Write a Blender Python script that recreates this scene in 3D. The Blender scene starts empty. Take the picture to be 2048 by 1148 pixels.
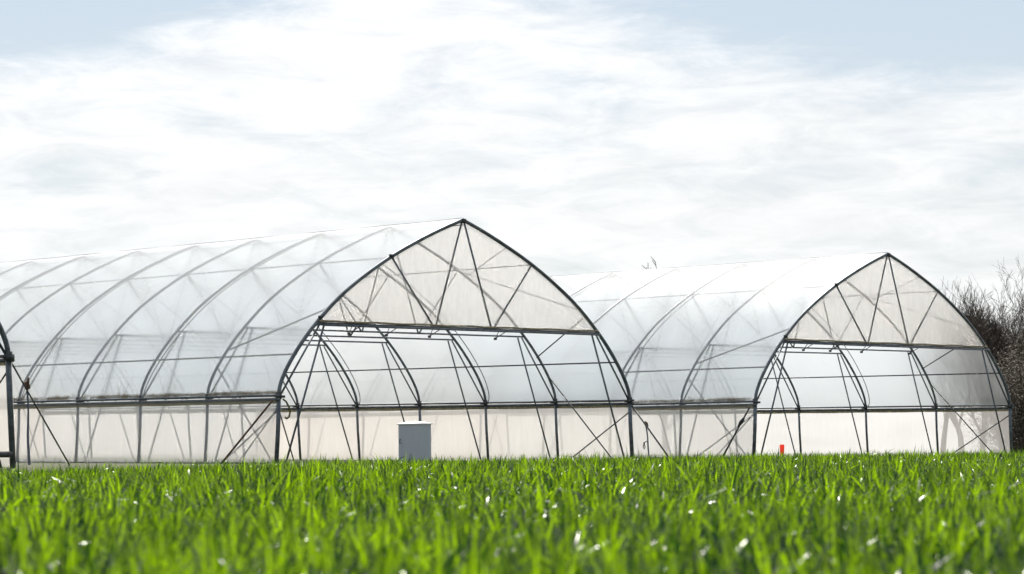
import bpy, math, random
import numpy as np
from mathutils import Vector, Matrix, Euler

# ------------------------------------------------------------------ camera
SC = bpy.context.scene
CAMZ = 0.42
F_PX, HOR, ROLL = 5425.66, 924.95, 0.0072
cam_d = bpy.data.cameras.new('camera')
cam = bpy.data.objects.new('camera', cam_d)
SC.collection.objects.link(cam)
cam_d.sensor_width = 36.0
cam_d.lens = F_PX / 2048 * 36.0
cam_d.shift_y = (HOR - 574) / 2048
cam_d.clip_start, cam_d.clip_end = 0.1, 3000
cam.matrix_world = (Matrix.Translation((0, 0, CAMZ)) @ Matrix.Rotation(math.radians(90), 4, 'X')
                    @ Matrix.Rotation(-ROLL, 4, 'Z'))
cam_d.dof.use_dof = True
cam_d.dof.focus_distance = 46.0
cam_d.dof.aperture_fstop = 6.4
SC.camera = cam

# ------------------------------------------------------------------ world, sun, exposure
SUN_EL, SUN_AZ = math.radians(50), math.radians(-8)      # azimuth clockwise from +Y
SDIR = Vector((math.sin(SUN_AZ) * math.cos(SUN_EL), math.cos(SUN_AZ) * math.cos(SUN_EL), math.sin(SUN_EL)))

def N(nt, typ, loc=(0, 0), **kw):
    n = nt.nodes.new(typ)
    for k, v in kw.items():
        if hasattr(n, k):
            setattr(n, k, v)
        else:
            n.inputs[k.replace('_', ' ')].default_value = v
    return n

def L(nt, a, b):
    nt.links.new(a, b)

def mth(nt, op, a, b=None, c=None, clamp=False):
    n = nt.nodes.new('ShaderNodeMath'); n.operation = op; n.use_clamp = clamp
    for i, v in enumerate((a, b, c)):
        if v is None: continue
        if isinstance(v, (int, float)): n.inputs[i].default_value = v
        else: L(nt, v, n.inputs[i])
    return n.outputs[0]

def sstep(nt, x, a, b):
    n = nt.nodes.new('ShaderNodeMapRange'); n.interpolation_type = 'SMOOTHSTEP'
    L(nt, x, n.inputs[0]); n.inputs[1].default_value = a; n.inputs[2].default_value = b
    return n.outputs[0]

def mixc(nt, f, a, b, mode='MIX'):
    n = nt.nodes.new('ShaderNodeMix'); n.data_type = 'RGBA'; n.blend_type = mode
    if isinstance(f, (int, float)): n.inputs[0].default_value = f
    else: L(nt, f, n.inputs[0])
    for i, v in ((6, a), (7, b)):
        if isinstance(v, tuple): n.inputs[i].default_value = (*v[:3], 1)
        else: L(nt, v, n.inputs[i])
    return n.outputs[2]

W = bpy.data.worlds.new('World'); SC.world = W; W.use_nodes = True
nt = W.node_tree; nt.nodes.clear()
out = N(nt, 'ShaderNodeOutputWorld')
bg = N(nt, 'ShaderNodeBackground'); L(nt, bg.outputs[0], out.inputs[0])
SKY = 0.09
bg.inputs[1].default_value = SKY
sky = N(nt, 'ShaderNodeTexSky', sky_type='NISHITA', sun_disc=False, sun_elevation=SUN_EL, sun_rotation=SUN_AZ)
tc = N(nt, 'ShaderNodeTexCoord'); D_ = tc.outputs['Generated']
dot = N(nt, 'ShaderNodeVectorMath', operation='DOT_PRODUCT'); L(nt, D_, dot.inputs[0]); dot.inputs[1].default_value = SDIR
sd = dot.outputs['Value']
sep = N(nt, 'ShaderNodeSeparateXYZ'); L(nt, D_, sep.inputs[0])
def wnoise(scale, rot, sc, detail, rough, dist=0.0, off=(0, 0, 0)):
    mp = N(nt, 'ShaderNodeMapping'); L(nt, D_, mp.inputs[0])
    mp.inputs['Rotation'].default_value = rot; mp.inputs['Scale'].default_value = scale; mp.inputs['Location'].default_value = off
    n = N(nt, 'ShaderNodeTexNoise'); L(nt, mp.outputs[0], n.inputs['Vector'])
    n.inputs['Scale'].default_value = sc; n.inputs['Detail'].default_value = detail
    n.inputs['Roughness'].default_value = rough; n.inputs['Distortion'].default_value = dist
    return n.outputs[0]
def blob(px, py, rx, ry, rot=0.0):
    """soft elliptical clearing in the cloud deck around one sky direction"""
    c = Vector(((px - 1024) / F_PX, 1, (HOR - py) / F_PX)).normalized()
    v = N(nt, 'ShaderNodeVectorMath', operation='SUBTRACT'); L(nt, D_, v.inputs[0]); v.inputs[1].default_value = c
    r = N(nt, 'ShaderNodeVectorRotate', rotation_type='Y_AXIS'); L(nt, v.outputs[0], r.inputs['Vector']); r.inputs['Angle'].default_value = rot
    s = N(nt, 'ShaderNodeVectorMath', operation='MULTIPLY'); L(nt, r.outputs[0], s.inputs[0]); s.inputs[1].default_value = (1 / rx, .5 / rx, 1 / ry)
    l = N(nt, 'ShaderNodeVectorMath', operation='LENGTH'); L(nt, s.outputs[0], l.inputs[0])
    return mth(nt, 'SUBTRACT', 1.0, sstep(nt, l.outputs['Value'], 0.0, 1.0))
n_a = wnoise((14, 6, 55), (0, math.radians(9), 0), 1.0, 9, .58, .35)
n_b = wnoise((24, 12, 95), (0, math.radians(12), 0), 1.0, 10, .66, .5, (3, 1, 2))
n_c = wnoise((2.2, 2.2, 5), (0, 0, 0), 1.0, 5, .55, .3, (1.3, 4, .5))
clear = mth(nt, 'MAXIMUM', blob(1830, -25, .18, .052, math.radians(-3)), blob(60, -40, .15, .044, math.radians(6)))
small = mth(nt, 'ADD', mth(nt, 'MULTIPLY', blob(1240, 205, .042, .0125, math.radians(-12)), .18),
            mth(nt, 'MULTIPLY', blob(770, 215, .022, .008), .17))
small = mth(nt, 'ADD', small, mth(nt, 'MULTIPLY', blob(1120, 285, .02, .008, -.2), .17))
small = mth(nt, 'ADD', small, mth(nt, 'MULTIPLY', blob(1960, 340, .03, .012, -.1), .12))
dens = mth(nt, 'ADD', mth(nt, 'MULTIPLY', n_a, .70), mth(nt, 'MULTIPLY', n_b, .62))      # about 0.65 on average
dens = mth(nt, 'SUBTRACT', dens, mth(nt, 'MULTIPLY', clear, .66))
dens = mth(nt, 'SUBTRACT', dens, small)
cover = sstep(nt, dens, .24, .74)
away = sstep(nt, sd, .05, .75)                          # the deck thins out away from the sun
broken = sstep(nt, n_c, .48, .62)
cover = mth(nt, 'MULTIPLY', cover, mth(nt, 'ADD', mth(nt, 'MULTIPLY', away, .85), mth(nt, 'MULTIPLY', broken, .15)))
cover = mth(nt, 'MULTIPLY', cover, sstep(nt, sep.outputs[2], -.02, .0))
glow = mth(nt, 'POWER', mth(nt, 'MAXIMUM', sd, 0.0), 2.5)
lum = mth(nt, 'ADD', mth(nt, 'MULTIPLY', glow, .66), .36)
lum = mth(nt, 'MULTIPLY', lum, mth(nt, 'ADD', mth(nt, 'MULTIPLY', n_b, .46), .785))
lum = mth(nt, 'MULTIPLY', lum, mth(nt, 'SUBTRACT', 1.20, mth(nt, 'MULTIPLY', sstep(nt, sep.outputs[2], .02, .11), .17)))   # the deck piles up towards the horizon
lum = mth(nt, 'MULTIPLY', lum, 1 / SKY)
cc = N(nt, 'ShaderNodeVectorMath', operation='SCALE'); cc.inputs[0].default_value = (1.0, 1.0, 1.0); L(nt, lum, cc.inputs['Scale'])
hz = mixc(nt, .7, sky.outputs[0], (4.15, 4.65, 5.1))      # thin high veil over the open blue
L(nt, mixc(nt, cover, hz, cc.outputs[0]), bg.inputs[0])

sun_d = bpy.data.lights.new('sun', 'SUN'); sun = bpy.data.objects.new('sun', sun_d); SC.collection.objects.link(sun)
sun_d.energy = 4.8; sun_d.angle = math.radians(.6); sun_d.color = (1, .95, .88)
sun.rotation_euler = SDIR.to_track_quat('Z', 'Y').to_euler()
vs = SC.view_settings
vs.view_transform = 'Standard'; vs.look = 'None'; vs.exposure = 0.6; vs.gamma = 1
SC.cycles.max_bounces = 10; SC.cycles.transparent_max_bounces = 40
SC.cycles.transmission_bounces = 8; SC.cycles.diffuse_bounces = 4; SC.cycles.glossy_bounces = 3
SC.cycles.use_denoising = True
SC.cycles.sample_clamp_indirect = 25

# ------------------------------------------------------------------ helpers
rng = random.Random(7)
def tag(o, label=None, cat=None, group=None, kind=None):
    if label: o['label'] = label
    if cat: o['category'] = cat
    if group: o['group'] = group
    if kind: o['kind'] = kind
    return o

def mesh_obj(name, verts, faces, mat, parent=None, smooth=True):
    me = bpy.data.meshes.new(name); me.from_pydata([tuple(v) for v in verts], [], faces)
    if smooth: me.polygons.foreach_set('use_smooth', [True] * len(me.polygons))
    me.materials.append(mat); me.update()
    o = bpy.data.objects.new(name, me); SC.collection.objects.link(o)
    if parent: o.parent = parent
    return o

def empty(name, loc, rz=0):
    o = bpy.data.objects.new(name, None); SC.collection.objects.link(o)
    o.location = loc; o.rotation_euler = (0, 0, rz); o.empty_display_size = .3
    return o

class MB:
    def __init__(s): s.v = []; s.f = []
    def tube(s, pts, r, n=8, cap=True):
        pts = [Vector(p) for p in pts]; m = len(pts)
        rs = r if isinstance(r, (list, tuple)) else [r] * m
        b0 = len(s.v); up = None
        for i, p in enumerate(pts):
            t = (pts[min(i + 1, m - 1)] - pts[max(i - 1, 0)]).normalized()
            if up is None:
                up = Vector((0, 0, 1)) if abs(t.z) < .9 else Vector((0, 1, 0))
            a = t.cross(up)
            if a.length < 1e-5: a = t.orthogonal()
            a.normalize(); up = a.cross(t).normalized()
            for k in range(n):
                an = 2 * math.pi * k / n
                s.v.append(p + (a * math.cos(an) + up * math.sin(an)) * rs[i])
        for i in range(m - 1):
            for k in range(n):
                q = b0 + i * n
                s.f.append((q + k, q + (k + 1) % n, q + n + (k + 1) % n, q + n + k))
        if cap and n > 3:
            s.f.append(tuple(b0 + k for k in range(n))[::-1])
            s.f.append(tuple(b0 + (m - 1) * n + k for k in range(n)))
        return s
    def box(s, lo, hi, rot=None, org=(0, 0, 0)):
        b = len(s.v)
        for x in (lo[0], hi[0]):
            for y in (lo[1], hi[1]):
                for z in (lo[2], hi[2]):
                    p = Vector((x, y, z))
                    if rot: p = rot @ p
                    s.v.append(p + Vector(org))
        for q in ((0, 1, 3, 2), (4, 6, 7, 5), (0, 4, 5, 1), (2, 3, 7, 6), (0, 2, 6, 4), (1, 5, 7, 3)):
            s.f.append(tuple(b + i for i in q))
        return s
    def build(s, name, mat, parent=None, smooth=True):
        return mesh_obj(name, s.v, s.f, mat, parent, smooth)

# ------------------------------------------------------------------ materials
def newmat(name):
    m = bpy.data.materials.new(name); m.use_nodes = True; m.node_tree.nodes.clear()
    o = m.node_tree.nodes.new('ShaderNodeOutputMaterial')
    return m, m.node_tree, o

def noise_of(t, scale, detail=3, rough=.5, vec=None, stretch=None, space='Object'):
    c = N(t, 'ShaderNodeTexCoord'); v = vec or c.outputs[space]
    if stretch:
        mp = N(t, 'ShaderNodeMapping'); L(t, v, mp.inputs[0]); mp.inputs['Scale'].default_value = stretch; v = mp.outputs[0]
    n = N(t, 'ShaderNodeTexNoise'); L(t, v, n.inputs['Vector'])
    n.inputs['Scale'].default_value = scale; n.inputs['Detail'].default_value = detail; n.inputs['Roughness'].default_value = rough
    return n.outputs[0]

def solid(name, col, col2=None, rough=.5, metal=0.0, nscale=6, bump=0.0, stretch=None, spec=.5):
    m, t, o = newmat(name)
    p = N(t, 'ShaderNodeBsdfPrincipled'); L(t, p.outputs[0], o.inputs[0])
    n = noise_of(t, nscale, 5, .6, stretch=stretch)
    f = sstep(t, n, .35, .68)
    L(t, mixc(t, f, col, col2 or tuple(c * .7 for c in col)), p.inputs['Base Color'])
    p.inputs['Metallic'].default_value = metal
    L(t, mth(t, 'ADD', mth(t, 'MULTIPLY', n, .25), rough - .12), p.inputs['Roughness'])
    p.inputs['Specular IOR Level'].default_value = spec
    if bump:
        b = N(t, 'ShaderNodeBump'); b.inputs['Strength'].default_value = bump; b.inputs['Distance'].default_value = .01
        L(t, n, b.inputs['Height']); L(t, b.outputs[0], p.inputs['Normal'])
    return m

M_STEEL = solid('galvanised_steel', (.13, .15, .17), (.07, .08, .092), .42, .35, 9)
M_STEEL_D = solid('weathered_steel', (.07, .073, .076), (.035, .035, .035), .55, .3, 12)
M_RUST = solid('rusty_steel', (.16, .085, .05), (.07, .045, .035), .8, .1, 14)
M_SEAM = solid('film_seam', (.62, .64, .67), (.5, .52, .55), .5, 0, 5)
M_ROPE = solid('black_strap', (.035, .038, .045), (.02, .02, .024), .7, 0, 20)
M_STRAP = solid('grey_webbing', (.10, .125, .16), (.06, .075, .10), .8, 0, 25)
M_OLIVE = solid('olive_strap', (.16, .13, .035), (.08, .07, .03), .8, 0, 25)
M_EDGE = solid('rolled_film_edge', (.34, .28, .16), (.18, .15, .10), .7, 0, 12)
M_BARK = solid('bark', (.055, .042, .035), (.028, .022, .019), .9, 0, 18, .4)
M_CAB = solid('painted_cabinet', (.46, .49, .54), (.43, .46, .51), .5, 0, 4, stretch=(30, 30, 1))
M_CABTOP = solid('sunlit_white_lid', (.8, .8, .8), (.72, .72, .72), .4, 0, 5)  # white stands in for the sun glare along the cabinet's top edge
M_RED, t, o = newmat('red_plastic')
a_ = N(t, 'ShaderNodeBsdfPrincipled'); a_.inputs['Base Color'].default_value = (1, .26, .14, 1); a_.inputs['Roughness'].default_value = .4
b_ = N(t, 'ShaderNodeBsdfTranslucent'); b_.inputs[0].default_value = (1, .12, .05, 1)
x = N(t, 'ShaderNodeMixShader'); x.inputs[0].default_value = .6; L(t, a_.outputs[0], x.inputs[1]); L(t, b_.outputs[0], x.inputs[2]); L(t, x.outputs[0], o.inputs[0])
M_SOIL = solid('soil', (.10, .075, .05), (.05, .04, .03), .95, 0, 3, .5)

def film(name, alpha, col, tint, diff=.3, dirt=0.0, grain=(1, 1, 1), face=.55, haze=.5, vary=.16):
    """thin polythene: part clear, part milky (translucent + diffuse), glossy on the outside"""
    m, t, o = newmat(name)
    tr = N(t, 'ShaderNodeBsdfTransparent'); tr.inputs[0].default_value = (*tint, 1)
    di = N(t, 'ShaderNodeBsdfDiffuse'); tl = N(t, 'ShaderNodeBsdfTranslucent')
    gl = N(t, 'ShaderNodeBsdfGlossy'); gl.inputs['Roughness'].default_value = .22; gl.inputs[0].default_value = (.9, .9, .9, 1)
    big = noise_of(t, .9, 4, .6, stretch=grain)
    fine = noise_of(t, 9, 4, .6, stretch=grain)
    c = mixc(t, sstep(t, big, .3, .7), col, tuple(x * .93 for x in col))
    a = mth(t, 'ADD', mth(t, 'MULTIPLY', mth(t, 'SUBTRACT', big, .5), vary * 2), alpha)
    a = mth(t, 'ADD', mth(t, 'MULTIPLY', mth(t, 'SUBTRACT', fine, .5), vary), a)
    lw = N(t, 'ShaderNodeLayerWeight'); lw.inputs['Blend'].default_value = .5
    f3 = mth(t, 'POWER', lw.outputs['Facing'], 2.2)
    # longer path through a thin sheet at a glancing angle: more milk
    a = mth(t, 'ADD', a, mth(t, 'MULTIPLY', mth(t, 'SUBTRACT', 1.0, a), mth(t, 'MULTIPLY', f3, face)), clamp=True)
    if dirt:
        cx = N(t, 'ShaderNodeTexCoord'); sp = N(t, 'ShaderNodeSeparateXYZ'); L(t, cx.outputs['Object'], sp.inputs[0])
        at = N(t, 'ShaderNodeAttribute', attribute_name='above_rail')
        h = at.outputs['Fac']
        g1 = noise_of(t, 2.3, 7, .72, stretch=(1, 1.0, 1.3)); g2 = noise_of(t, .8, 3, .6, stretch=(1, 1, .2))
        reach = mth(t, 'ADD', mth(t, 'MULTIPLY', g1, .20), mth(t, 'MULTIPLY', g2, .36))
        reach = mth(t, 'SUBTRACT', reach, .145)
        dd = mth(t, 'DIVIDE', mth(t, 'SUBTRACT', reach, h), .10, clamp=True)
        dd = mth(t, 'MULTIPLY', dd, sstep(t, g1, .34, .54))
        dd = mth(t, 'MULTIPLY', dd, dirt)
        c = mixc(t, dd, c, (.21, .155, .09))
        a = mth(t, 'MAXIMUM', a, mth(t, 'MULTIPLY', dd, .85))
    for s in (di, tl): L(t, c, s.inputs[0])
    bm = N(t, 'ShaderNodeBump'); bm.inputs['Strength'].default_value = .35; bm.inputs['Distance'].default_value = .02
    L(t, mth(t, 'ADD', big, mth(t, 'MULTIPLY', fine, .3)), bm.inputs['Height'])
    for s in (di, tl, gl): L(t, bm.outputs[0], s.inputs['Normal'])
    x = N(t, 'ShaderNodeMixShader'); x.inputs[0].default_value = diff; L(t, tl.outputs[0], x.inputs[1]); L(t, di.outputs[0], x.inputs[2])
    # light scattered forward by the milky sheet: what touches it stays crisp, what is far behind it melts
    rf = N(t, 'ShaderNodeBsdfRefraction'); rf.inputs['IOR'].default_value = 1.14; rf.inputs['Roughness'].default_value = .62
    ge = N(t, 'ShaderNodeNewGeometry'); L(t, ge.outputs['Incoming'], rf.inputs['Normal'])   # a thin sheet spreads light but does not bend it
    rf.inputs[0].default_value = (*tint, 1)
    w_ = N(t, 'ShaderNodeMixShader'); L(t, mth(t, 'ADD', mth(t, 'MULTIPLY', f3, .9 * (1 - haze)), haze, clamp=True), w_.inputs[0]); L(t, tr.outputs[0], w_.inputs[1]); L(t, rf.outputs[0], w_.inputs[2])
    y = N(t, 'ShaderNodeMixShader'); L(t, a, y.inputs[0]); L(t, w_.outputs[0], y.inputs[1]); L(t, x.outputs[0], y.inputs[2])
    fr5 = mth(t, 'ADD', mth(t, 'MULTIPLY', mth(t, 'POWER', lw.outputs['Facing'], 5.0), .30), .035)
    z = N(t, 'ShaderNodeMixShader'); L(t, fr5, z.inputs[0])
    L(t, y.outputs[0], z.inputs[1]); L(t, gl.outputs[0], z.inputs[2]); L(t, z.outputs[0], o.inputs[0])
    return m

M_ROOF = film('roof_polythene', .09, (.90, .93, .965), (.92, .955, .985), .38, .95, (.35, 1.2, .35), .72, .80)
M_SIDE = film('sidewall_polythene', .28, (1.0, .965, .94), (1.0, .985, .97), .05, 0, (1, 1.6, .25), .1, .3)
M_GABLE = film('gable_polythene', .36, (.84, .775, .72), (.86, .82, .785), .12, 0, (1.3, 1, .4), .2, .04)

# ------------------------------------------------------------------ terrain
TH = math.radians(41.55)
G2 = np.array([math.cos(TH), math.sin(TH)]); S2 = np.array([-math.sin(TH), math.cos(TH)])
EDGE_P = np.array([-7.4, 31.0])
def sm(a, b, x):
    t = np.clip((x - a) / (b - a), 0, 1); return t * t * (3 - 2 * t)
def edge_dist(x, y):                 # >0 on the house side of the field's edge
    return (x - EDGE_P[0]) * S2[0] + (y - EDGE_P[1]) * S2[1]
def terr(x, y):
    x = np.asarray(x, float); y = np.asarray(y, float)
    lat = sm(-4.8, -.6, x)
    yy = np.clip(y, -20, 46)
    z = .016 + yy / 40 * (.222 + .061 * lat)
    z = z + .012 * np.sin(x * .9 + 1) * np.sin(y * .35) + .006 * np.sin(x * 2.3 + y * .8)
    e = sm(.2, 2.6, edge_dist(x, y))
    zf = .365 + .008 * np.clip(edge_dist(x, y), 0, 60)
    return z * (1 - e) + zf * e

m, t, o = newmat('field_soil')
p = N(t, 'ShaderNodeBsdfPrincipled'); L(t, p.outputs[0], o.inputs[0])
n1 = noise_of(t, 1.4, 6, .65); n2 = noise_of(t, 12, 5, .7)
L(t, mixc(t, sstep(t, n1, .4, .62), mixc(t, n2, (.045, .038, .024), (.085, .07, .045)), mixc(t, n2, (.03, .05, .012), (.06, .085, .02))), p.inputs['Base Color'])
p.inputs['Roughness'].default_value = .95
b = N(t, 'ShaderNodeBump'); b.inputs['Strength'].default_value = .8; b.inputs['Distance'].default_value = .03; L(t, n2, b.inputs['Height']); L(t, b.outputs[0], p.inputs['Normal'])
M_GROUND = m
xs = np.concatenate([np.linspace(-900, -40, 12), np.linspace(-34, 34, 90), np.linspace(40, 900, 12)])
ys = np.concatenate([np.linspace(-300, -12, 8), np.linspace(-8, 90, 150), np.linspace(98, 1500, 14)])
XX, YY = np.meshgrid(xs, ys); ZZ = terr(XX, YY)
vv = np.stack([XX, YY, ZZ], -1).reshape(-1, 3); nx = len(xs)
ff = [(j * nx + i, j * nx + i + 1, (j + 1) * nx + i + 1, (j + 1) * nx + i) for j in range(len(ys) - 1) for i in range(nx - 1)]
tag(mesh_obj('ground', vv.tolist(), ff, M_GROUND), kind='structure')

# ------------------------------------------------------------------ greenhouse builder
PROF = [(0, 4.19), (.5, 3.995), (.98, 3.785), (1.58, 3.49), (2.2, 3.12), (2.72, 2.75), (3.20, 2.31), (3.50, 1.98), (3.74, 1.66),
        (3.87, 1.44), (3.945, 1.26), (3.965, 1.11)]
def smooth_prof(pr, sub=3):
    """Catmull-Rom through the half profile (sharp at the ridge)"""
    P = [Vector((a, b)) for a, b in pr]; o = []
    for i in range(len(P) - 1):
        p0 = P[i - 1] if i else P[0] * 2 - P[1]; p1, p2 = P[i], P[i + 1]; p3 = P[i + 2] if i + 2 < len(P) else P[i + 1] * 2 - P[i]
        for j in range(sub):
            u = j / sub
            o.append(.5 * ((2 * p1) + (-p0 + p2) * u + (2 * p0 - 5 * p1 + 4 * p2 - p3) * u * u + (-p0 + 3 * p1 - 3 * p2 + p3) * u ** 3))
    o.append(P[-1]); return [(v.x, v.y) for v in o]
PS = smooth_prof(PROF)
def arch(raise_=0.0, off=0.0):
    """full arch left rail -> ridge -> right rail, z relative to the house datum (camera level)"""
    full = [(-u, z) for u, z in PS[::-1]] + PS[1:]
    if off:
        o = []
        for i, (u, z) in enumerate(full):
            a = full[max(i - 1, 0)]; b = full[min(i + 1, len(full) - 1)]
            t = Vector((b[0] - a[0], b[1] - a[1])).normalized(); nrm = Vector((-t.y, t.x))
            o.append((u + nrm.x * off, z + nrm.y * off))
        full = o
    return [(u, z + raise_) for u, z in full]

def house(label, ox, oy, th, wscale, nrib, bay, an, af, bz, raise_=0.0, foot=-.06, xs_=0.0, rfac=1.0, gable=True, outer=None, seed=1):
    """ox,oy = foot of the near corner of the gable; local x runs along the gable (0 = centre), local y along the house"""
    r_ = random.Random(seed)
    Wd = 7.93 * wscale; g = Vector((math.cos(th), math.sin(th)))
    root = empty('greenhouse', (ox + g.x * Wd / 2, oy + g.y * Wd / 2, CAMZ + bz), th)
    tag(root, label, 'greenhouse', 'polythene greenhouses beside the field')
    ws = wscale; mid = (an + af) / 2; tw = (af - an) / 2
    def P(u, k, z):      # local point; u in unscaled metres from the centre, k in bays
        return Vector((u * ws, k * bay, z + k * (mid + tw * (u / 3.965)) + xs_ * u / 7.93))
    def zr(z): return z + raise_
    # --- frames
    def meshof(build, name, mat):
        ob = build.build(name, mat); return ob
    full = arch(raise_)
    def frame(R, heavy):
        """list of (name, mesh) sub parts for one frame at k=0"""
        parts = []
        R0 = R
        a = MB().tube([(u * ws, 0, z) for u, z in full], R0, 10)
        main = a.build('arch_rib', M_STEEL, root)
        subs = []
        for s in (-1, 1):
            subs.append(MB().tube([(s * 3.965 * ws, 0, zr(1.17)), (s * 3.985 * ws, 0, zr(.6)), (s * 4.03 * ws, 0, foot)], R0 * (1.12 if heavy else 1.05), 10).build('post', M_STEEL, main))
            c = MB().tube([(s * 3.967 * ws, 0, zr(1.17)), (s * 3.97 * ws, 0, zr(1.06))], R0 * 1.55, 10)
            c.box((-.03, -.045, -.02), (.03, .045, .02), org=((s * 3.90) * ws, 0, zr(1.10)))
            subs.append(c.build('clamp', M_STEEL_D, main))
        tr = .0165 * rfac
        subs.append(MB().tube([(-3.2 * ws, 0, zr(2.31)), (3.2 * ws, 0, zr(2.31))], (.030 if heavy else .016) * rfac, 8).build('tie_bar', M_STEEL, main))
        for s in (-1, 1):
            for a_, b_ in (((s * 1.57, 3.46), (s * .66, 2.31)), ((s * .03, 4.14), (s * .64, 2.31)),
                           ((s * 3.13, 2.29), (s * 3.93, 1.13)), ((s * 3.03, 2.29), (s * 3.86, foot - raise_))):
                subs.append(MB().tube([(a_[0] * ws, 0, zr(a_[1])), (b_[0] * ws, 0, zr(b_[1]))], tr * (1.05 if heavy else .9), 7).build('strut', M_STEEL, main))
        if heavy: subs.append(MB().box((-.045, -.035, -.04), (.045, .035, .035), org=(0, 0, zr(4.17))).build('coupling', M_STEEL_D, main))
        return main, subs
    f0 = frame(.033 * rfac, True)
    f1 = frame(.0245 * rfac, False)
    f1[0].location = (0, bay, mid)
    f1[0].rotation_euler.y = -tw / 3.965 / ws
    for k in range(2, nrib):
        c = f1[0].copy(); SC.collection.objects.link(c); c.parent = root
        c.location = (0, k * bay, mid * k); c.rotation_euler.y = -tw * k / 3.965 / ws
        for s in f1[1]:
            d = s.copy(); SC.collection.objects.link(d); d.parent = c
    K = nrib - 1
    # --- rails, purlins
    for s in (-1, 1):
        b = MB()
        b.tube([P(s * 4.01, -.03, zr(1.115)), P(s * 4.01, K, zr(1.115))], .020 * rfac, 8)
        b.tube([P(s * 4.005, -.03, zr(1.055)), P(s * 4.005, K, zr(1.055))], .024 * rfac, 8)
        b.build('side_rail', M_STEEL, root)
        MB().tube([P(s * 3.60, 0, zr(1.80)), P(s * 3.60, K, zr(1.80))], .0135 * rfac, 7).build('purlin', M_STEEL_D, root)
        MB().tube([P(s * 1.54, 0, zr(3.475)), P(s * 1.54, K, zr(3.475))], .010 * rfac, 7).build('purlin', M_STEEL, root)
        if s < 0: MB().tube([P(s * 4.04, -.05, foot + .07), P(s * 4.04, K, foot + .07)], .022, 8).build('base_rail', M_STEEL_D, root)
        # bracing of the first bay
        for q in (((s * 3.50, 1, 1.93), (s * 2.86, 0, 2.60)), ((s * 3.76, 1, 1.62), (s * 3.86, .12, foot)),
                  ((s * 3.95, 0, .90), (s * 3.95, .88, foot))):
            MB().tube([P(q[0][0], q[0][1], zr(q[0][2])), P(q[1][0], q[1][1], q[1][2] if q[1][2] < 0 else zr(q[1][2]))], .0125, 7).build('wind_brace', M_STEEL_D, root)
    MB().tube([P(0, 0, zr(4.10)), P(0, K, zr(4.10))], .010, 7).build('purlin', M_STEEL, root)
    MB().tube([P(2.72, 0, zr(2.72)), P(1.45, 1, zr(3.50))], .009, 6).build('wind_brace', M_STEEL_D, root)
    MB().tube([P(.98, 0, zr(3.75)), P(1.70, 1, zr(3.32))], .009, 6).build('wind_brace', M_STEEL_D, root)
    MB().tube([P(0, j / 2, zr(4.19) + .030 * rfac + (0 if j % 2 == 0 else -.006)) for j in range(2 * K + 1)], .008, 6).build('ridge_seam', M_SEAM, root)
    # --- roof film, tight over the ribs and a little slack between them
    fo = arch(raise_, .029 * rfac)
    sub = 8; ny = K * sub + 1; nu = len(fo)
    V = []; A = []
    fr_ = random.Random(seed + 5)
    ph = [fr_.uniform(0, 6.28) for _ in range(8)]
    for j in range(ny):
        k = j / sub; sl = math.sin(math.pi * (k % 1.0)) ** 2
        for i, (u, z) in enumerate(fo):
            a = fo[max(i - 1, 0)]; b = fo[min(i + 1, nu - 1)]
            tt = Vector((b[0] - a[0], b[1] - a[1])).normalized()
            e = abs(math.sin(2 * math.pi * i / (nu - 1))) ** .5
            d = -.020 * sl * e + .004 * math.sin(i * .9 + k * 2.1 + ph[0]) * sl
            V.append(P((u - tt.y * d), k, z + tt.x * d)); A.append(abs(z - (raise_ + 1.11)) if i < nu / 2 else 3.0)
    k_lo = -.035 / bay
    F = [(j * nu + i, j * nu + i + 1, (j + 1) * nu + i + 1, (j + 1) * nu + i) for j in range(ny - 1) for i in range(nu - 1)]
    rf = mesh_obj('roof_film', V, F, M_ROOF, root)
    at = rf.data.attributes.new('above_rail', 'FLOAT', 'POINT'); at.data.foreach_set('value', A)
    # --- side films, rolled edge, hanging just outside the posts
    for s in (-1, 1):
        V = []; zs = [1.09, 1.0, .85, .6, .4, .2, .05]
        zs = [zr(z) for z in zs] + [foot + .05]
        for j in range(K * 10 + 1):
            k = j / 10
            for i, z in enumerate(zs):
                w = .010 * math.sin(k * 7.3 + ph[1]) * math.sin(k * 2.9 + ph[2]) * min(1, i / 3)
                V.append(P(s * (4.025 + .045 * (1 - max(0, (z - foot)) / (zr(1.1) - foot)) + w), k, z))
        nz = len(zs)
        F = [(j * nz + i, j * nz + i + 1, (j + 1) * nz + i + 1, (j + 1) * nz + i) for j in range(K * 10) for i in range(nz - 1)]
        mesh_obj('sidewall_film', V, F, M_SIDE, root)
        # film overlap band below the rail
        V = [];
        for j in range(K * 4 + 1):
            for z in (1.05, .985): V.append(P(s * 4.0, j / 4, zr(z) + .004 * math.sin(j * 1.7)))
        F = [(2 * j, 2 * j + 1, 2 * j + 3, 2 * j + 2) for j in range(K * 4)]
        mesh_obj('film_hem', V, F, M_EDGE, root)
    # --- gable film between the tie bar and the arch
    top = [(u, z) for u, z in arch(raise_, -.012) if z > zr(2.33)]
    V = []; nk = 14
    for u, z in top:
        for q in range(nk + 1):
            zz = zr(2.33) + (z - zr(2.33)) * q / nk
            V.append(P(u, -.012 / bay * 1 + .004 * math.sin(u * 5 + q * .7), zz))
    n_ = nk + 1
    F = [(i * n_ + j, (i + 1) * n_ + j, (i + 1) * n_ + j + 1, i * n_ + j + 1) for i in range(len(top) - 1) for j in range(nk)]
    mesh_obj('gable_film', V, F, M_GABLE, root)
    MB().tube([P(-3.15 + .3 * i, -.02, zr(2.352) + .006 * math.sin(i * 1.9)) for i in range(22)], .017, 7).build('gable_film_hem', M_EDGE, root)
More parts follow.
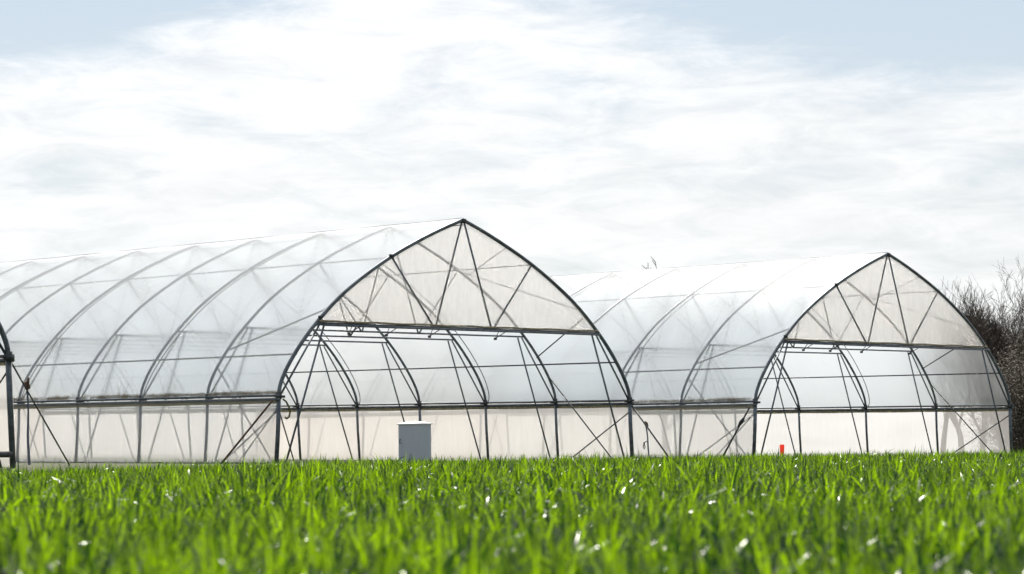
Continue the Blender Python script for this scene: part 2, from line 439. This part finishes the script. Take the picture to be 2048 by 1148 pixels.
    b = MB().tube([P(-3.1, -.045, zr(2.285)), P(3.17, -.045, zr(2.285))], .017, 7); b.build('header_bar', M_STEEL, root)
    # far gable: milky sheet down to the ground
    back = arch(raise_, -.012); V = []; nq = 6
    for u, z in back:
        for q in range(nq + 1): V.append(P(u, K, foot + .03 + (z - foot - .03) * q / nq))
    n_ = nq + 1
    F = [(i * n_ + j, (i + 1) * n_ + j, (i + 1) * n_ + j + 1, i * n_ + j + 1) for i in range(len(back) - 1) for j in range(nq)]
    mesh_obj('end_film', V, F, M_GABLE, root)
    # --- hold-down cords over the film beside every second rib, and one roll-up bar clip per rib
    co = arch(raise_, .014 * rfac)
    for k in range(2, nrib, 2):
        for dk, rr in ((.062, .0085),):
            pts = [P(u, k - dk * (.4 + 1.3 * max(0, math.sin(math.pi * i / (len(co) - 1))) ** .5), z) for i, (u, z) in enumerate(co)]
            MB().tube(pts, rr, 6).build('hold_down_cord', M_STEEL_D, root)
    # --- small fittings below the gable bar
    for u in (-2.35, -1.55, -.6, .9):
        b = MB().tube([P(u - .09, .0, zr(2.29)), P(u, .10, zr(2.17)), P(u + .08, .0, zr(2.29))], .008, 6)
        b.box((-.02, -.02, -.02), (.02, .02, .02), org=P(u, .10, zr(2.165)))
        b.build('film_bracket', M_STEEL_D, root)
    for u, z in ((-3.13, 2.42), (-1.62, 3.50)):
        MB().box((-.03, -.05, -.02), (.05, -.01, .02), org=P(u, 0, zr(z))).tube([P(u - .02, -.03 / bay, zr(z) - .01), P(u + .06, -.03 / bay, zr(z) - .05)], .008, 6).build('film_clip', M_STEEL_D, root)
    return root, P, zr

A = house('large white polythene greenhouse with the open pointed gable behind the grey cabinet', -3.785, 44.133, math.radians(41.55), 1.0,
          11, 2.0, .0162, .0218, 0.0, seed=1)
B = house('white polythene greenhouse with the smaller open gable at right, in front of bare trees', 4.765, 53.01, math.radians(42.2), 1.015,
          9, 2.018, .0068, .0218, .04, foot=-.05, seed=2)
thc = math.radians(41.55)
cR = Vector((-6.66, 36.0)); Wc = 7.93
cO = cR - Vector((math.cos(thc), math.sin(thc))) * (Wc + .02)
Cc = house('greenhouse cut off at the left edge, only its thick corner post showing', cO.x, cO.y, thc, 1.0, 4, 2.0, .016, .02, -.0,
           raise_=.35, foot=-.06, seed=3, rfac=1.1)

# extra pieces of single houses -------------------------------------------------
def wpt(px, py, d):
    """world point for a pixel of the photograph at depth d (used once, to place things that were measured there)"""
    x, y = px - 1024, py - HOR
    return Vector(((x - ROLL * y) / F_PX * d, d, CAMZ - (y + ROLL * x) / F_PX * d))
def loc(root, w):
    bpy.context.view_layer.update(); return root.matrix_world.inverted() @ w
bpy.context.view_layer.update()
def part_tube(root, ws_, r, name, mat, n=8):
    inv = root.matrix_world.inverted()
    return MB().tube([inv @ w for w in ws_], r, n).build(name, mat, root)
rA, PA, _ = A; rB, PB, _ = B; rC, PC, _ = Cc
# rusty outside brace on the near wall's corner, with its paler twin
MB().tube([PA(-4.07, .02, 1.03), PA(-4.13, .74, -.06)], .017, 8).build('corner_brace', M_RUST, rA)
MB().tube([PA(-3.9, .04, .95), PA(-3.9, .66, -.06)], .012, 8).build('corner_brace', M_STEEL, rA)
# olive strap looped from the corner clamp
pts = [PA(-3.93, -.03, 1.06), PA(-3.88, -.04, 1.02), PA(-3.82, -.04, .93), PA(-3.80, -.04, .84), PA(-3.82, -.04, .77), PA(-3.87, -.04, .74), PA(-3.90, -.04, .76)]
MB().tube(pts, .016, 7).build('loose_strap', M_OLIVE, rA)
# guy strut of the right corner with a knot, a loop and a hanging strip of webbing
def guy(root, a, b, kn, tail, r=.016, loopy=True, tailw=.03, name='guy_strut'):
    inv = root.matrix_world.inverted()
    m = MB().tube([inv @ a, inv @ b], r, 8).build(name, M_STEEL_D, root)
    k = inv @ kn
    MB().tube([k + Vector((-.03, 0, .04)), k + Vector((0, 0, .01)), k + Vector((.03, 0, -.05))], [.022, .036, .026], 8).build('knot', M_RUST, m)
    # hanging strip: flat, narrow at the knot, twisted and wider at the foot
    q = MB(); e = inv @ tail; n = 14; V = []; F = []
    for i in range(n + 1):
        f = i / n; c = k.lerp(e, f); w = tailw * (.45 if f < .35 else .45 + (f - .35) * 1.0); an = .5 + 1.6 * f
        c = c + Vector((.012 * math.sin(f * 7), .01 * math.cos(f * 5), 0))
        dx = Vector((math.cos(an * .3), math.sin(an * .3), 0)) * w; dy = Vector((-dx.y, dx.x, 0)).normalized() * .003
        V += [c - dx - dy, c + dx - dy, c + dx + dy, c - dx + dy]
        if i:
            b0 = (i - 1) * 4
            for s in range(4): F.append((b0 + s, b0 + (s + 1) % 4, b0 + 4 + (s + 1) % 4, b0 + 4 + s))
    mesh_obj('webbing_strip', V, F, M_STRAP, m, smooth=False)
    if loopy:
        c = k.lerp(e, .47)
        lp = [c, c + Vector((-.05, 0, .01)), c + Vector((-.10, 0, -.03)), c + Vector((-.115, 0, -.10)), c + Vector((-.09, 0, -.13)), c + Vector((-.065, 0, -.09)), c + Vector((-.08, 0, -.04)), c + Vector((-.10, 0, 0))]
        MB().tube(lp, .009, 6).build('strap_loop', M_ROPE, m)
    return m
guy(rA, wpt(1264, 812, 49.4), wpt(1345, 925, 49.0), wpt(1292, 848, 49.3), wpt(1299, 925, 49.2), tailw=.045)
guy(rC, wpt(13, 708, 36.0), wpt(139, 930, 38.5), wpt(54, 770, 36.8), wpt(58, 930, 36.8), loopy=False, r=.012, tailw=.036)
MB().tube([rC.matrix_world.inverted() @ wpt(*q) for q in ((57, 755, 36.75), (56, 765, 36.78), (51, 778, 36.8))], [.012, .022, .014], 8).build('hook', M_RUST, rC)
# house C: clamp ring, sill beam
iC = rC.matrix_world.inverted()
MB().tube([PC(3.965, -.01, 1.47), PC(3.965, -.01, 1.41)], .075, 10).build('clamp_ring', M_STEEL_D, rC)
MB().tube([iC @ wpt(-300, 908, 34.2), iC @ wpt(22, 909, 35.9)], .042, 10).build('sill_beam', M_STEEL_D, rC)
# house B: outside brace with knot at its near corner
mB = MB().tube([PB(-4.07, .03, 1.0), PB(-4.12, .40, .0 - .05)], .018, 8).build('corner_brace', M_STEEL_D, rB)
MB().tube([PB(-4.075, .10, .80), PB(-4.08, .135, .72), PB(-4.09, .17, .63)], [.02, .042, .02], 8).build('knot', M_ROPE, mB)
MB().tube([PB(-3.9, .02, .93), PB(-3.9, .62, -.05)], .011, 8).build('corner_brace', M_STEEL, rB)
# thin dead stalks standing against the near wall
M_STALK = solid('dry_stalk', (.50, .38, .22), (.24, .17, .10), .9, 0, 20)

# ------------------------------------------------------------------ dry grass lodged along the near rails
def dry_litter(root, P, zr, K, name, label, seed, spans):
    r_ = random.Random(seed); V = []; F = []
    for (k0, k1, dn, hh) in spans:
        n = int((k1 - k0) * dn)
        for _ in range(n):
            k = r_.uniform(k0, k1); cl = max(0, .35 + .5 * math.sin(k * 7.1 + seed) + .35 * math.sin(k * 17.3 + seed * 2) + .2 * math.sin(k * 41))
            if r_.random() > .25 + cl: continue
            h = hh * r_.uniform(.1, 1) ** 2 * (.15 + .85 * min(1, cl))
            flat = r_.random() < .8
            p = P(-3.93 + r_.uniform(-.01, .015), k, zr(1.14) + r_.uniform(0, .03))
            if flat: d = Vector((r_.uniform(-.1, .1) * .1, r_.choice((-1, 1)) * r_.uniform(.06, .22), r_.uniform(-.005, .05)))
            else: d = Vector((.03 * h / .2, r_.uniform(-.7, .7) * h, h))
            w = Vector((0, .0035, 0)) if not flat else Vector((0, 0, .0045))
            b = len(V); q = p + d * .55 + Vector((0, 0, .01)); e = p + d + Vector((0, r_.uniform(-.02, .02), -.01))
            V += [p - w, p + w, q - w * .8, q + w * .8, e]
            F += [(b, b + 1, b + 3, b + 2), (b + 2, b + 3, b + 4)]
    mw = root.matrix_world
    o = mesh_obj(name, [mw @ v for v in V], F, M_STALK, None, False)
    tag(o, label, 'dry grass', kind='stuff')
dry_litter(rA, PA, lambda z: z, 10, 'dry_grass', 'brown dry grass lodged along the near side rail of the middle greenhouse', 3,
           [(0.03, 1, 700, .15), (1, 2.7, 620, .40), (2.7, 4, 380, .30), (4, 7, 200, .2)])
dry_litter(rB, PB, lambda z: z, 8, 'dry_grass', 'brown dry grass lodged along the near side rail of the right greenhouse', 5,
           [(0.03, 1, 300, .12), (1, 3, 300, .26)])

# ------------------------------------------------------------------ cabinet
cc_ = wpt(842, 905, 42.6); th_ = math.radians(41.55 + 2)
gz = float(terr(cc_.x, cc_.y)); topz = wpt(842, 847, 42.6).z
cab = empty('utility_cabinet', (cc_.x, cc_.y, gz), th_)
tag(cab, 'tall grey metal utility cabinet with its lid coloured sunlit white, standing in front of the middle greenhouse', 'cabinet')
H = topz - gz; wx, wy = .215, .535
b = MB().box((0, 0, -.04), (wx, wy, H - .012)); b.build('body', M_CAB, cab, False)
l = MB().box((-.02, -.02, H - .011), (wx + .02, wy + .02, H + .004))
bb = len(l.v); hi = H + .034  # top raised to a low hip so its slopes catch the sun
l.v += [Vector(q) for q in ((-.02, -.02, H + .005), (wx + .02, -.02, H + .005), (wx + .02, wy + .02, H + .005), (-.02, wy + .02, H + .005),
                            (wx / 2, .08, hi), (wx / 2, wy - .08, hi))]
l.f += [(bb, bb + 1, bb + 4), (bb + 1, bb + 2, bb + 5, bb + 4), (bb + 2, bb + 3, bb + 5), (bb + 3, bb, bb + 4, bb + 5)]
l.build('lid', M_CABTOP, cab, False)
b = MB()
for j in range(9):
    y0 = .03 + j * .055; b.box((-.003, y0, .06), (-.0005, y0 + .028, H - .07))
b.build('ribbed_door', M_CAB, cab, False)
b = MB()
for j in range(3):
    x0 = .03 + j * .055; b.box((x0, -.003, .06), (x0 + .028, -.0005, H - .07))
b.build('side_panel', M_CAB, cab, False)
MB().tube([(-.01, .47, H * .62), (-.03, .47, H * .62), (-.03, .47, H * .52), (-.01, .47, H * .52)], .006, 6).build('handle', M_STEEL_D, cab)

# ------------------------------------------------------------------ red marker
w = wpt(1564, 889, 47.0); gz = float(terr(w.x, w.y))
mk = empty('red_marker', (w.x, w.y, gz)); tag(mk, 'small red plastic marker stake sticking out of the grass before the right greenhouse', 'marker')
Hm = w.z - gz
MB().tube([(0, 0, -.03), (0, 0, Hm - .17)], [.008, .012], 8).build('stake', M_RED, mk)
MB().tube([(0, 0, Hm - .20), (0, 0, Hm - .14), (0, 0, Hm - .02), (0, 0, Hm)], [.018, .034, .041, .037], 12).build('cap', M_RED, mk)

# ------------------------------------------------------------------ bare trees
M_TWIG = solid('twigs', (.09, .068, .054), (.045, .036, .030), .9, 0, 3)
def bare_tree(x, y, h, seed, label, spread=.55, levels=6, dens=1.0, stems=1, group='bare trees behind the right greenhouse', twigr=.0048, name='bare_tree', cat='tree', low=.25):
    r_ = random.Random(seed); gz = float(terr(x, y))
    root = empty(name, (x, y, gz), 0); tag(root, label, cat, group)
    tk = MB(); cr = MB()
    def grow(p, d, ln, r, lv):
        nseg = 3 if lv < 3 else 2
        pts = [p]; rs = [r]; q = p.copy(); dd = d.copy()
        for i in range(nseg):
            dd = (dd + Vector((r_.gauss(0, .16), r_.gauss(0, .16), r_.gauss(.05, .10)))).normalized()
            q = q + dd * ln / nseg; pts.append(q.copy()); rs.append(max(twigr * .5, r * (1 - .45 * (i + 1) / nseg)))
        (tk if lv == 0 else cr).tube(pts, rs, 8 if lv == 0 else (5 if lv < 3 else 3), cap=False)
        if lv >= levels: return
        n = {0: 6, 1: 5, 2: 4, 3: 4, 4: 3, 5: 3}.get(lv, 2)
        n = max(1, int(round(n * dens)))
        for j in range(n):
            f = r_.uniform(low if lv == 0 else .25, 1.0) if j else 1.0
            s = f * nseg; i = min(int(s), nseg - 1); c = pts[i].lerp(pts[i + 1], s - i)
            rr = rs[i] * (1 - (s - i)) + rs[i + 1] * (s - i)
            ax = Vector((r_.gauss(0, 1), r_.gauss(0, 1), r_.gauss(0, .6))).normalized()
            nd = (dd * (1 - spread * .6) + ax * spread * r_.uniform(.6, 1.15) + Vector((0, 0, .22))).normalized()
            grow(c, nd, ln * r_.uniform(.52, .80) * (1 if j else 1.0), max(twigr, rr * .62), lv + 1)
    for s in range(stems):
        a = r_.uniform(0, 6.28)
        off = Vector((math.cos(a), math.sin(a), 0)) * (.0 if stems == 1 else .25)
        d0 = Vector((math.cos(a) * .25, math.sin(a) * .25, 1)).normalized() if stems > 1 else Vector((r_.uniform(-.06, .06), r_.uniform(-.06, .06), 1))
        grow(Vector((0, 0, -.1)) + off, d0, h * .36, h * .016, 0)
    # scale to height
    zmax = max(v.z for v in cr.v); k = h / zmax
    for b_ in (tk, cr): b_.v = [v * k for v in b_.v]
    tk.build('trunk', M_BARK, root); cr.build('crown', M_TWIG, root)
    return root
def tx(px, d): return (px - 1024) / F_PX * d
def hz_of(px, py, d):
    w = wpt(px, py, d); return w.z - float(terr(w.x, w.y))
TREES = [(1925, 560, 80, 17, 'fine twigged bare tree standing between the leftmost tree and the broad crowned one', .8, 1),
         (2050, 508, 74, 11, 'tall bare tree against the right edge of the photo, with the highest twigs', 1.0, 1),
         (1965, 566, 78, 12, 'bare tree with a broad twiggy crown just right of the right gable', 1.0, 1),
         (1885, 548, 82, 13, 'leftmost bare tree of the hedge, its top peeping over the right gable\'s slope', .72, 1),
         (2110, 545, 79, 14, 'bare tree cut off by the right edge, behind the tallest one', 1.0, 1),
         (2020, 590, 70, 15, 'lower many stemmed bare tree close behind the right greenhouse corner', 1.0, 3)]
for px, py, d, sd_, lb, dn, st in TREES:
    bare_tree(tx(px, d), d, hz_of(px, py, d), sd_, lb, dens=dn, stems=st)
bare_tree(tx(1332, 120), 120, hz_of(1298, 516, 120), 31, 'lone bare tree far behind, only its topmost twigs above the right greenhouse roof', spread=.6, levels=6, dens=.8,
          group=None, twigr=.024)

# dark undergrowth below the trees: thorny shrubs still holding dark leaves
m, t, o = newmat('dark_leaf')
pd = N(t, 'ShaderNodeBsdfPrincipled'); L(t, pd.outputs[0], o.inputs[0])
at = N(t, 'ShaderNodeAttribute', attribute_name='tone')
L(t, mixc(t, at.outputs['Fac'], (.03, .03, .018), (.11, .08, .045)), pd.inputs['Base Color']); pd.inputs['Roughness'].default_value = .7
M_DLEAF = m
def shrub(x, y, rx, ry, h, seed, label, nleaf=15000):
    r_ = random.Random(seed); gz = float(terr(x, y))
    root = empty('thorny_shrub', (x, y, gz)); tag(root, label, 'shrub', 'dark shrubs under the bare trees')
    st = MB(); V = []; F = []; T = []
    cl = [(r_.gauss(0, .42) * rx, r_.gauss(0, .42) * ry, r_.uniform(.12, .9) ** .8 * h, r_.uniform(.22, .5)) for _ in range(34)]
    for (cx, cy, cz, cr) in cl:
        a = Vector((cx * .25, cy * .25, -.05)); c = Vector((cx, cy, cz)); mid = a.lerp(c, .5) + Vector((0, 0, cz * .15))
        st.tube([a, mid, c, c + Vector((r_.gauss(0, .12), r_.gauss(0, .12), r_.uniform(.1, .45)))], [.02, .014, .008, .003], 4, cap=False)
        for _ in range(14):
            e = c + Vector((r_.gauss(0, cr), r_.gauss(0, cr), r_.gauss(.1, cr))); st.tube([c.lerp(mid, r_.random() * .5), e], [.005, .002], 3, cap=False)
        tone = r_.random()
        for _ in range(nleaf // 34):
            p = c + Vector((r_.gauss(0, cr), r_.gauss(0, cr), r_.gauss(0, cr * .9)))
            if p.z < 0: continue
            u = Vector((r_.gauss(0, 1), r_.gauss(0, 1), r_.gauss(0, 1))).normalized() * r_.uniform(.016, .032)
            v = u.orthogonal().normalized() * u.length * .6
            b = len(V); V += [p - u, p - v, p + u, p + v]; F.append((b, b + 1, b + 2, b + 3)); T += [min(1, max(0, tone * .6 + r_.random() * .4))] * 4
    st.build('stems', M_TWIG, root)
    lf = mesh_obj('foliage', V, F, M_DLEAF, root, False)
    a = lf.data.attributes.new('tone', 'FLOAT', 'POINT'); a.data.foreach_set('value', T)
SH = [(2035, 68, .9, 1.5, 2.1, 'low dark shrub right behind the corner of the right greenhouse'),
      (2060, 66, 1.2, 1.5, 2.6, 'dark shrub at the right edge of the photo, in front of the bare trunks'),
      (2140, 69, 1.6, 1.5, 2.8, 'dark shrub just outside the right edge of the photo'),
      (2050, 73, 1.5, 1.5, 3.4, 'tallest dark shrub, between the bare trunks at the right edge')]
for i, (px, d, rx, ry, h, lb) in enumerate(SH):
    shrub(tx(px, d), d, rx, ry, h, 60 + i, lb)

# ------------------------------------------------------------------ the field of young wheat
m, t, o = newmat('wheat_leaf')
at = N(t, 'ShaderNodeAttribute', attribute_name='tone'); hh = N(t, 'ShaderNodeAttribute', attribute_name='along')
c1 = mixc(t, at.outputs['Fac'], (.003, .022, .010), (.042, .105, .007))  # dark end of the tones stands in for shade between the leaves
c1 = mixc(t, mth(t, 'MULTIPLY', mth(t, 'SUBTRACT', 1.0, hh.outputs['Fac']), .35), c1, (.035, .075, .012))
yl = sstep(t, at.outputs['Fac'], .955, .985)
c1 = mixc(t, yl, c1, (.42, .36, .10))
pd = N(t, 'ShaderNodeBsdfPrincipled'); L(t, c1, pd.inputs['Base Color']); pd.inputs['Roughness'].default_value = .27
pd.inputs['Specular IOR Level'].default_value = .5
tl = N(t, 'ShaderNodeBsdfTranslucent')
c2 = mixc(t, at.outputs['Fac'], (.004, .034, .003), (.32, .545, .002)); L(t, c2, tl.inputs[0])
x = N(t, 'ShaderNodeMixShader'); x.inputs[0].default_value = .56
L(t, pd.outputs[0], x.inputs[1]); L(t, tl.outputs[0], x.inputs[2]); L(t, x.outputs[0], o.inputs[0])
M_WHEAT = m
R = np.random.default_rng(5)
def blades():
    bx = []; by = []; ht = []; wd = []
    for d0, d1, den, wmul in ((2.0, 4.5, 2700, .95), (4.5, 9, 2400, .95), (9, 20, 1450, 1.0), (20, 50, 660, 1.15)):
        half = lambda d: .205 * d + 1.1
        area = (half(d0) + half(d1)) * (d1 - d0); n = int(area * den)
        d = R.uniform(d0, d1, n); x = R.uniform(-1, 1, n) * half(d1); k = np.abs(x) < half(d)
        # trapezium: keep the same density
        d, x = d[k], x[k]
        e = edge_dist(x, d); k = (e < 0) | (R.random(len(d)) < np.clip(1 - e / .5, 0, 1) * .6)
        d, x = d[k], x[k]
        bx.append(x); by.append(d); ht.append(R.normal(1, .17, len(d))); wd.append(np.full(len(d), wmul))
    bx, by, ht, wd = map(np.concatenate, (bx, by, ht, wd))
    # plants: pull leaves into tufts
    cell = .085
    cx = (np.floor(bx / cell) + .5) * cell; cy = (np.floor(by / cell) + .5) * cell
    hsh = np.sin(cx * 127.1 + cy * 311.7) * 43758.5453; hsh -= np.floor(hsh); h2 = np.sin(cx * 269.5 + cy * 183.3) * 28001.83; h2 -= np.floor(h2)
    near = by < 20; h3 = np.sin(cx * 57.3 + cy * 91.7) * 15731.7; h3 -= np.floor(h3)
    bx = np.where(near, bx * .3 + .7 * (cx + (hsh - .5) * cell), bx); by = np.where(near, by * .3 + .7 * (cy + (h2 - .5) * cell), by)
    n = len(bx)
    patch = .5 + .5 * np.sin(bx * 1.7 + 2 * np.sin(by * .6)) * np.sin(by * .9 + bx * .5)
    H = np.clip(ht, .45, 1.5) * (.207 + .036 * patch) * np.where(near, .82 + .36 * h2, 1)
    tall = R.random(n) < .03; H = np.where(tall & (by > 12), H * 1.22, H); H = np.where(by < 9, np.minimum(H, .27), H)
    az = R.uniform(0, 2 * np.pi, n); lean = np.abs(R.normal(.2, .26, n)); bend = np.abs(R.normal(.9, .75, n)); bend = np.where(R.random(n) < .16, R.normal(1.9, .4, n), bend)
    Wd = R.uniform(.0046, .0086, n) * wd
    S = 5; tt = np.linspace(0, 1, S)
    ang = lean[:, None] + bend[:, None] * tt[None] ** 1.6          # angle from the vertical
    seg = H[:, None] / (S - 1)
    dxy = np.cumsum(np.sin(ang) * seg, 1) - np.sin(ang[:, :1]) * seg; dz = np.cumsum(np.cos(ang) * seg, 1) - np.cos(ang[:, :1]) * seg
    px = bx[:, None] + np.cos(az)[:, None] * dxy; py = by[:, None] + np.sin(az)[:, None] * dxy
    pz = terr(bx, by)[:, None] - .01 + dz
    tw = R.uniform(-.8, .8, n)[:, None] * tt[None] + R.normal(0, .35, n)[:, None]
    wv = Wd[:, None] * np.array([.75, 1, .95, .65, .04])[None]
    sx = -np.sin(az)[:, None] * np.cos(tw); sy = np.cos(az)[:, None] * np.cos(tw); sz = np.sin(tw)
    Lf = np.stack([px - sx * wv, py - sy * wv, pz - sz * wv], -1); Rt = np.stack([px + sx * wv, py + sy * wv, pz + sz * wv], -1)
    V = np.stack([Lf, Rt], 2).reshape(-1, 3)
    base = (np.arange(n) * S * 2)[:, None]; i = np.arange(S - 1)[None] * 2
    F = np.stack([base + i, base + i + 1, base + i + 3, base + i + 2], -1).reshape(-1, 4)
    tone = np.clip(.62 * (h3 - .5) * near + R.normal(.38, .33, n) + .15 * (patch - .5), 0, .95); tone = np.where(R.random(n) < .002, 1.0, tone)  # wide tone spread, so the dark leaves read as shaded gaps
    return V, F, np.repeat(tone, S * 2), np.tile(np.repeat(tt, 2), n)
V, F, T, AL = blades()
me = bpy.data.meshes.new('wheat'); me.vertices.add(len(V)); me.vertices.foreach_set('co', V.astype(np.float32).ravel())
me.loops.add(F.size); me.loops.foreach_set('vertex_index', F.astype(np.int32).ravel())
me.polygons.add(len(F)); me.polygons.foreach_set('loop_start', np.arange(0, F.size, 4, dtype=np.int32))
me.update(calc_edges=True); me.polygons.foreach_set('use_smooth', np.ones(len(F), bool))
for nm, ar in (('tone', T), ('along', AL)):
    a = me.attributes.new(nm, 'FLOAT', 'POINT'); a.data.foreach_set('value', ar.astype(np.float32))
me.materials.append(M_WHEAT)
wh = bpy.data.objects.new('wheat', me); SC.collection.objects.link(wh)
tag(wh, 'bright green young wheat leaves filling the foreground field', 'wheat', kind='stuff')
print('blades', len(V) // 10)
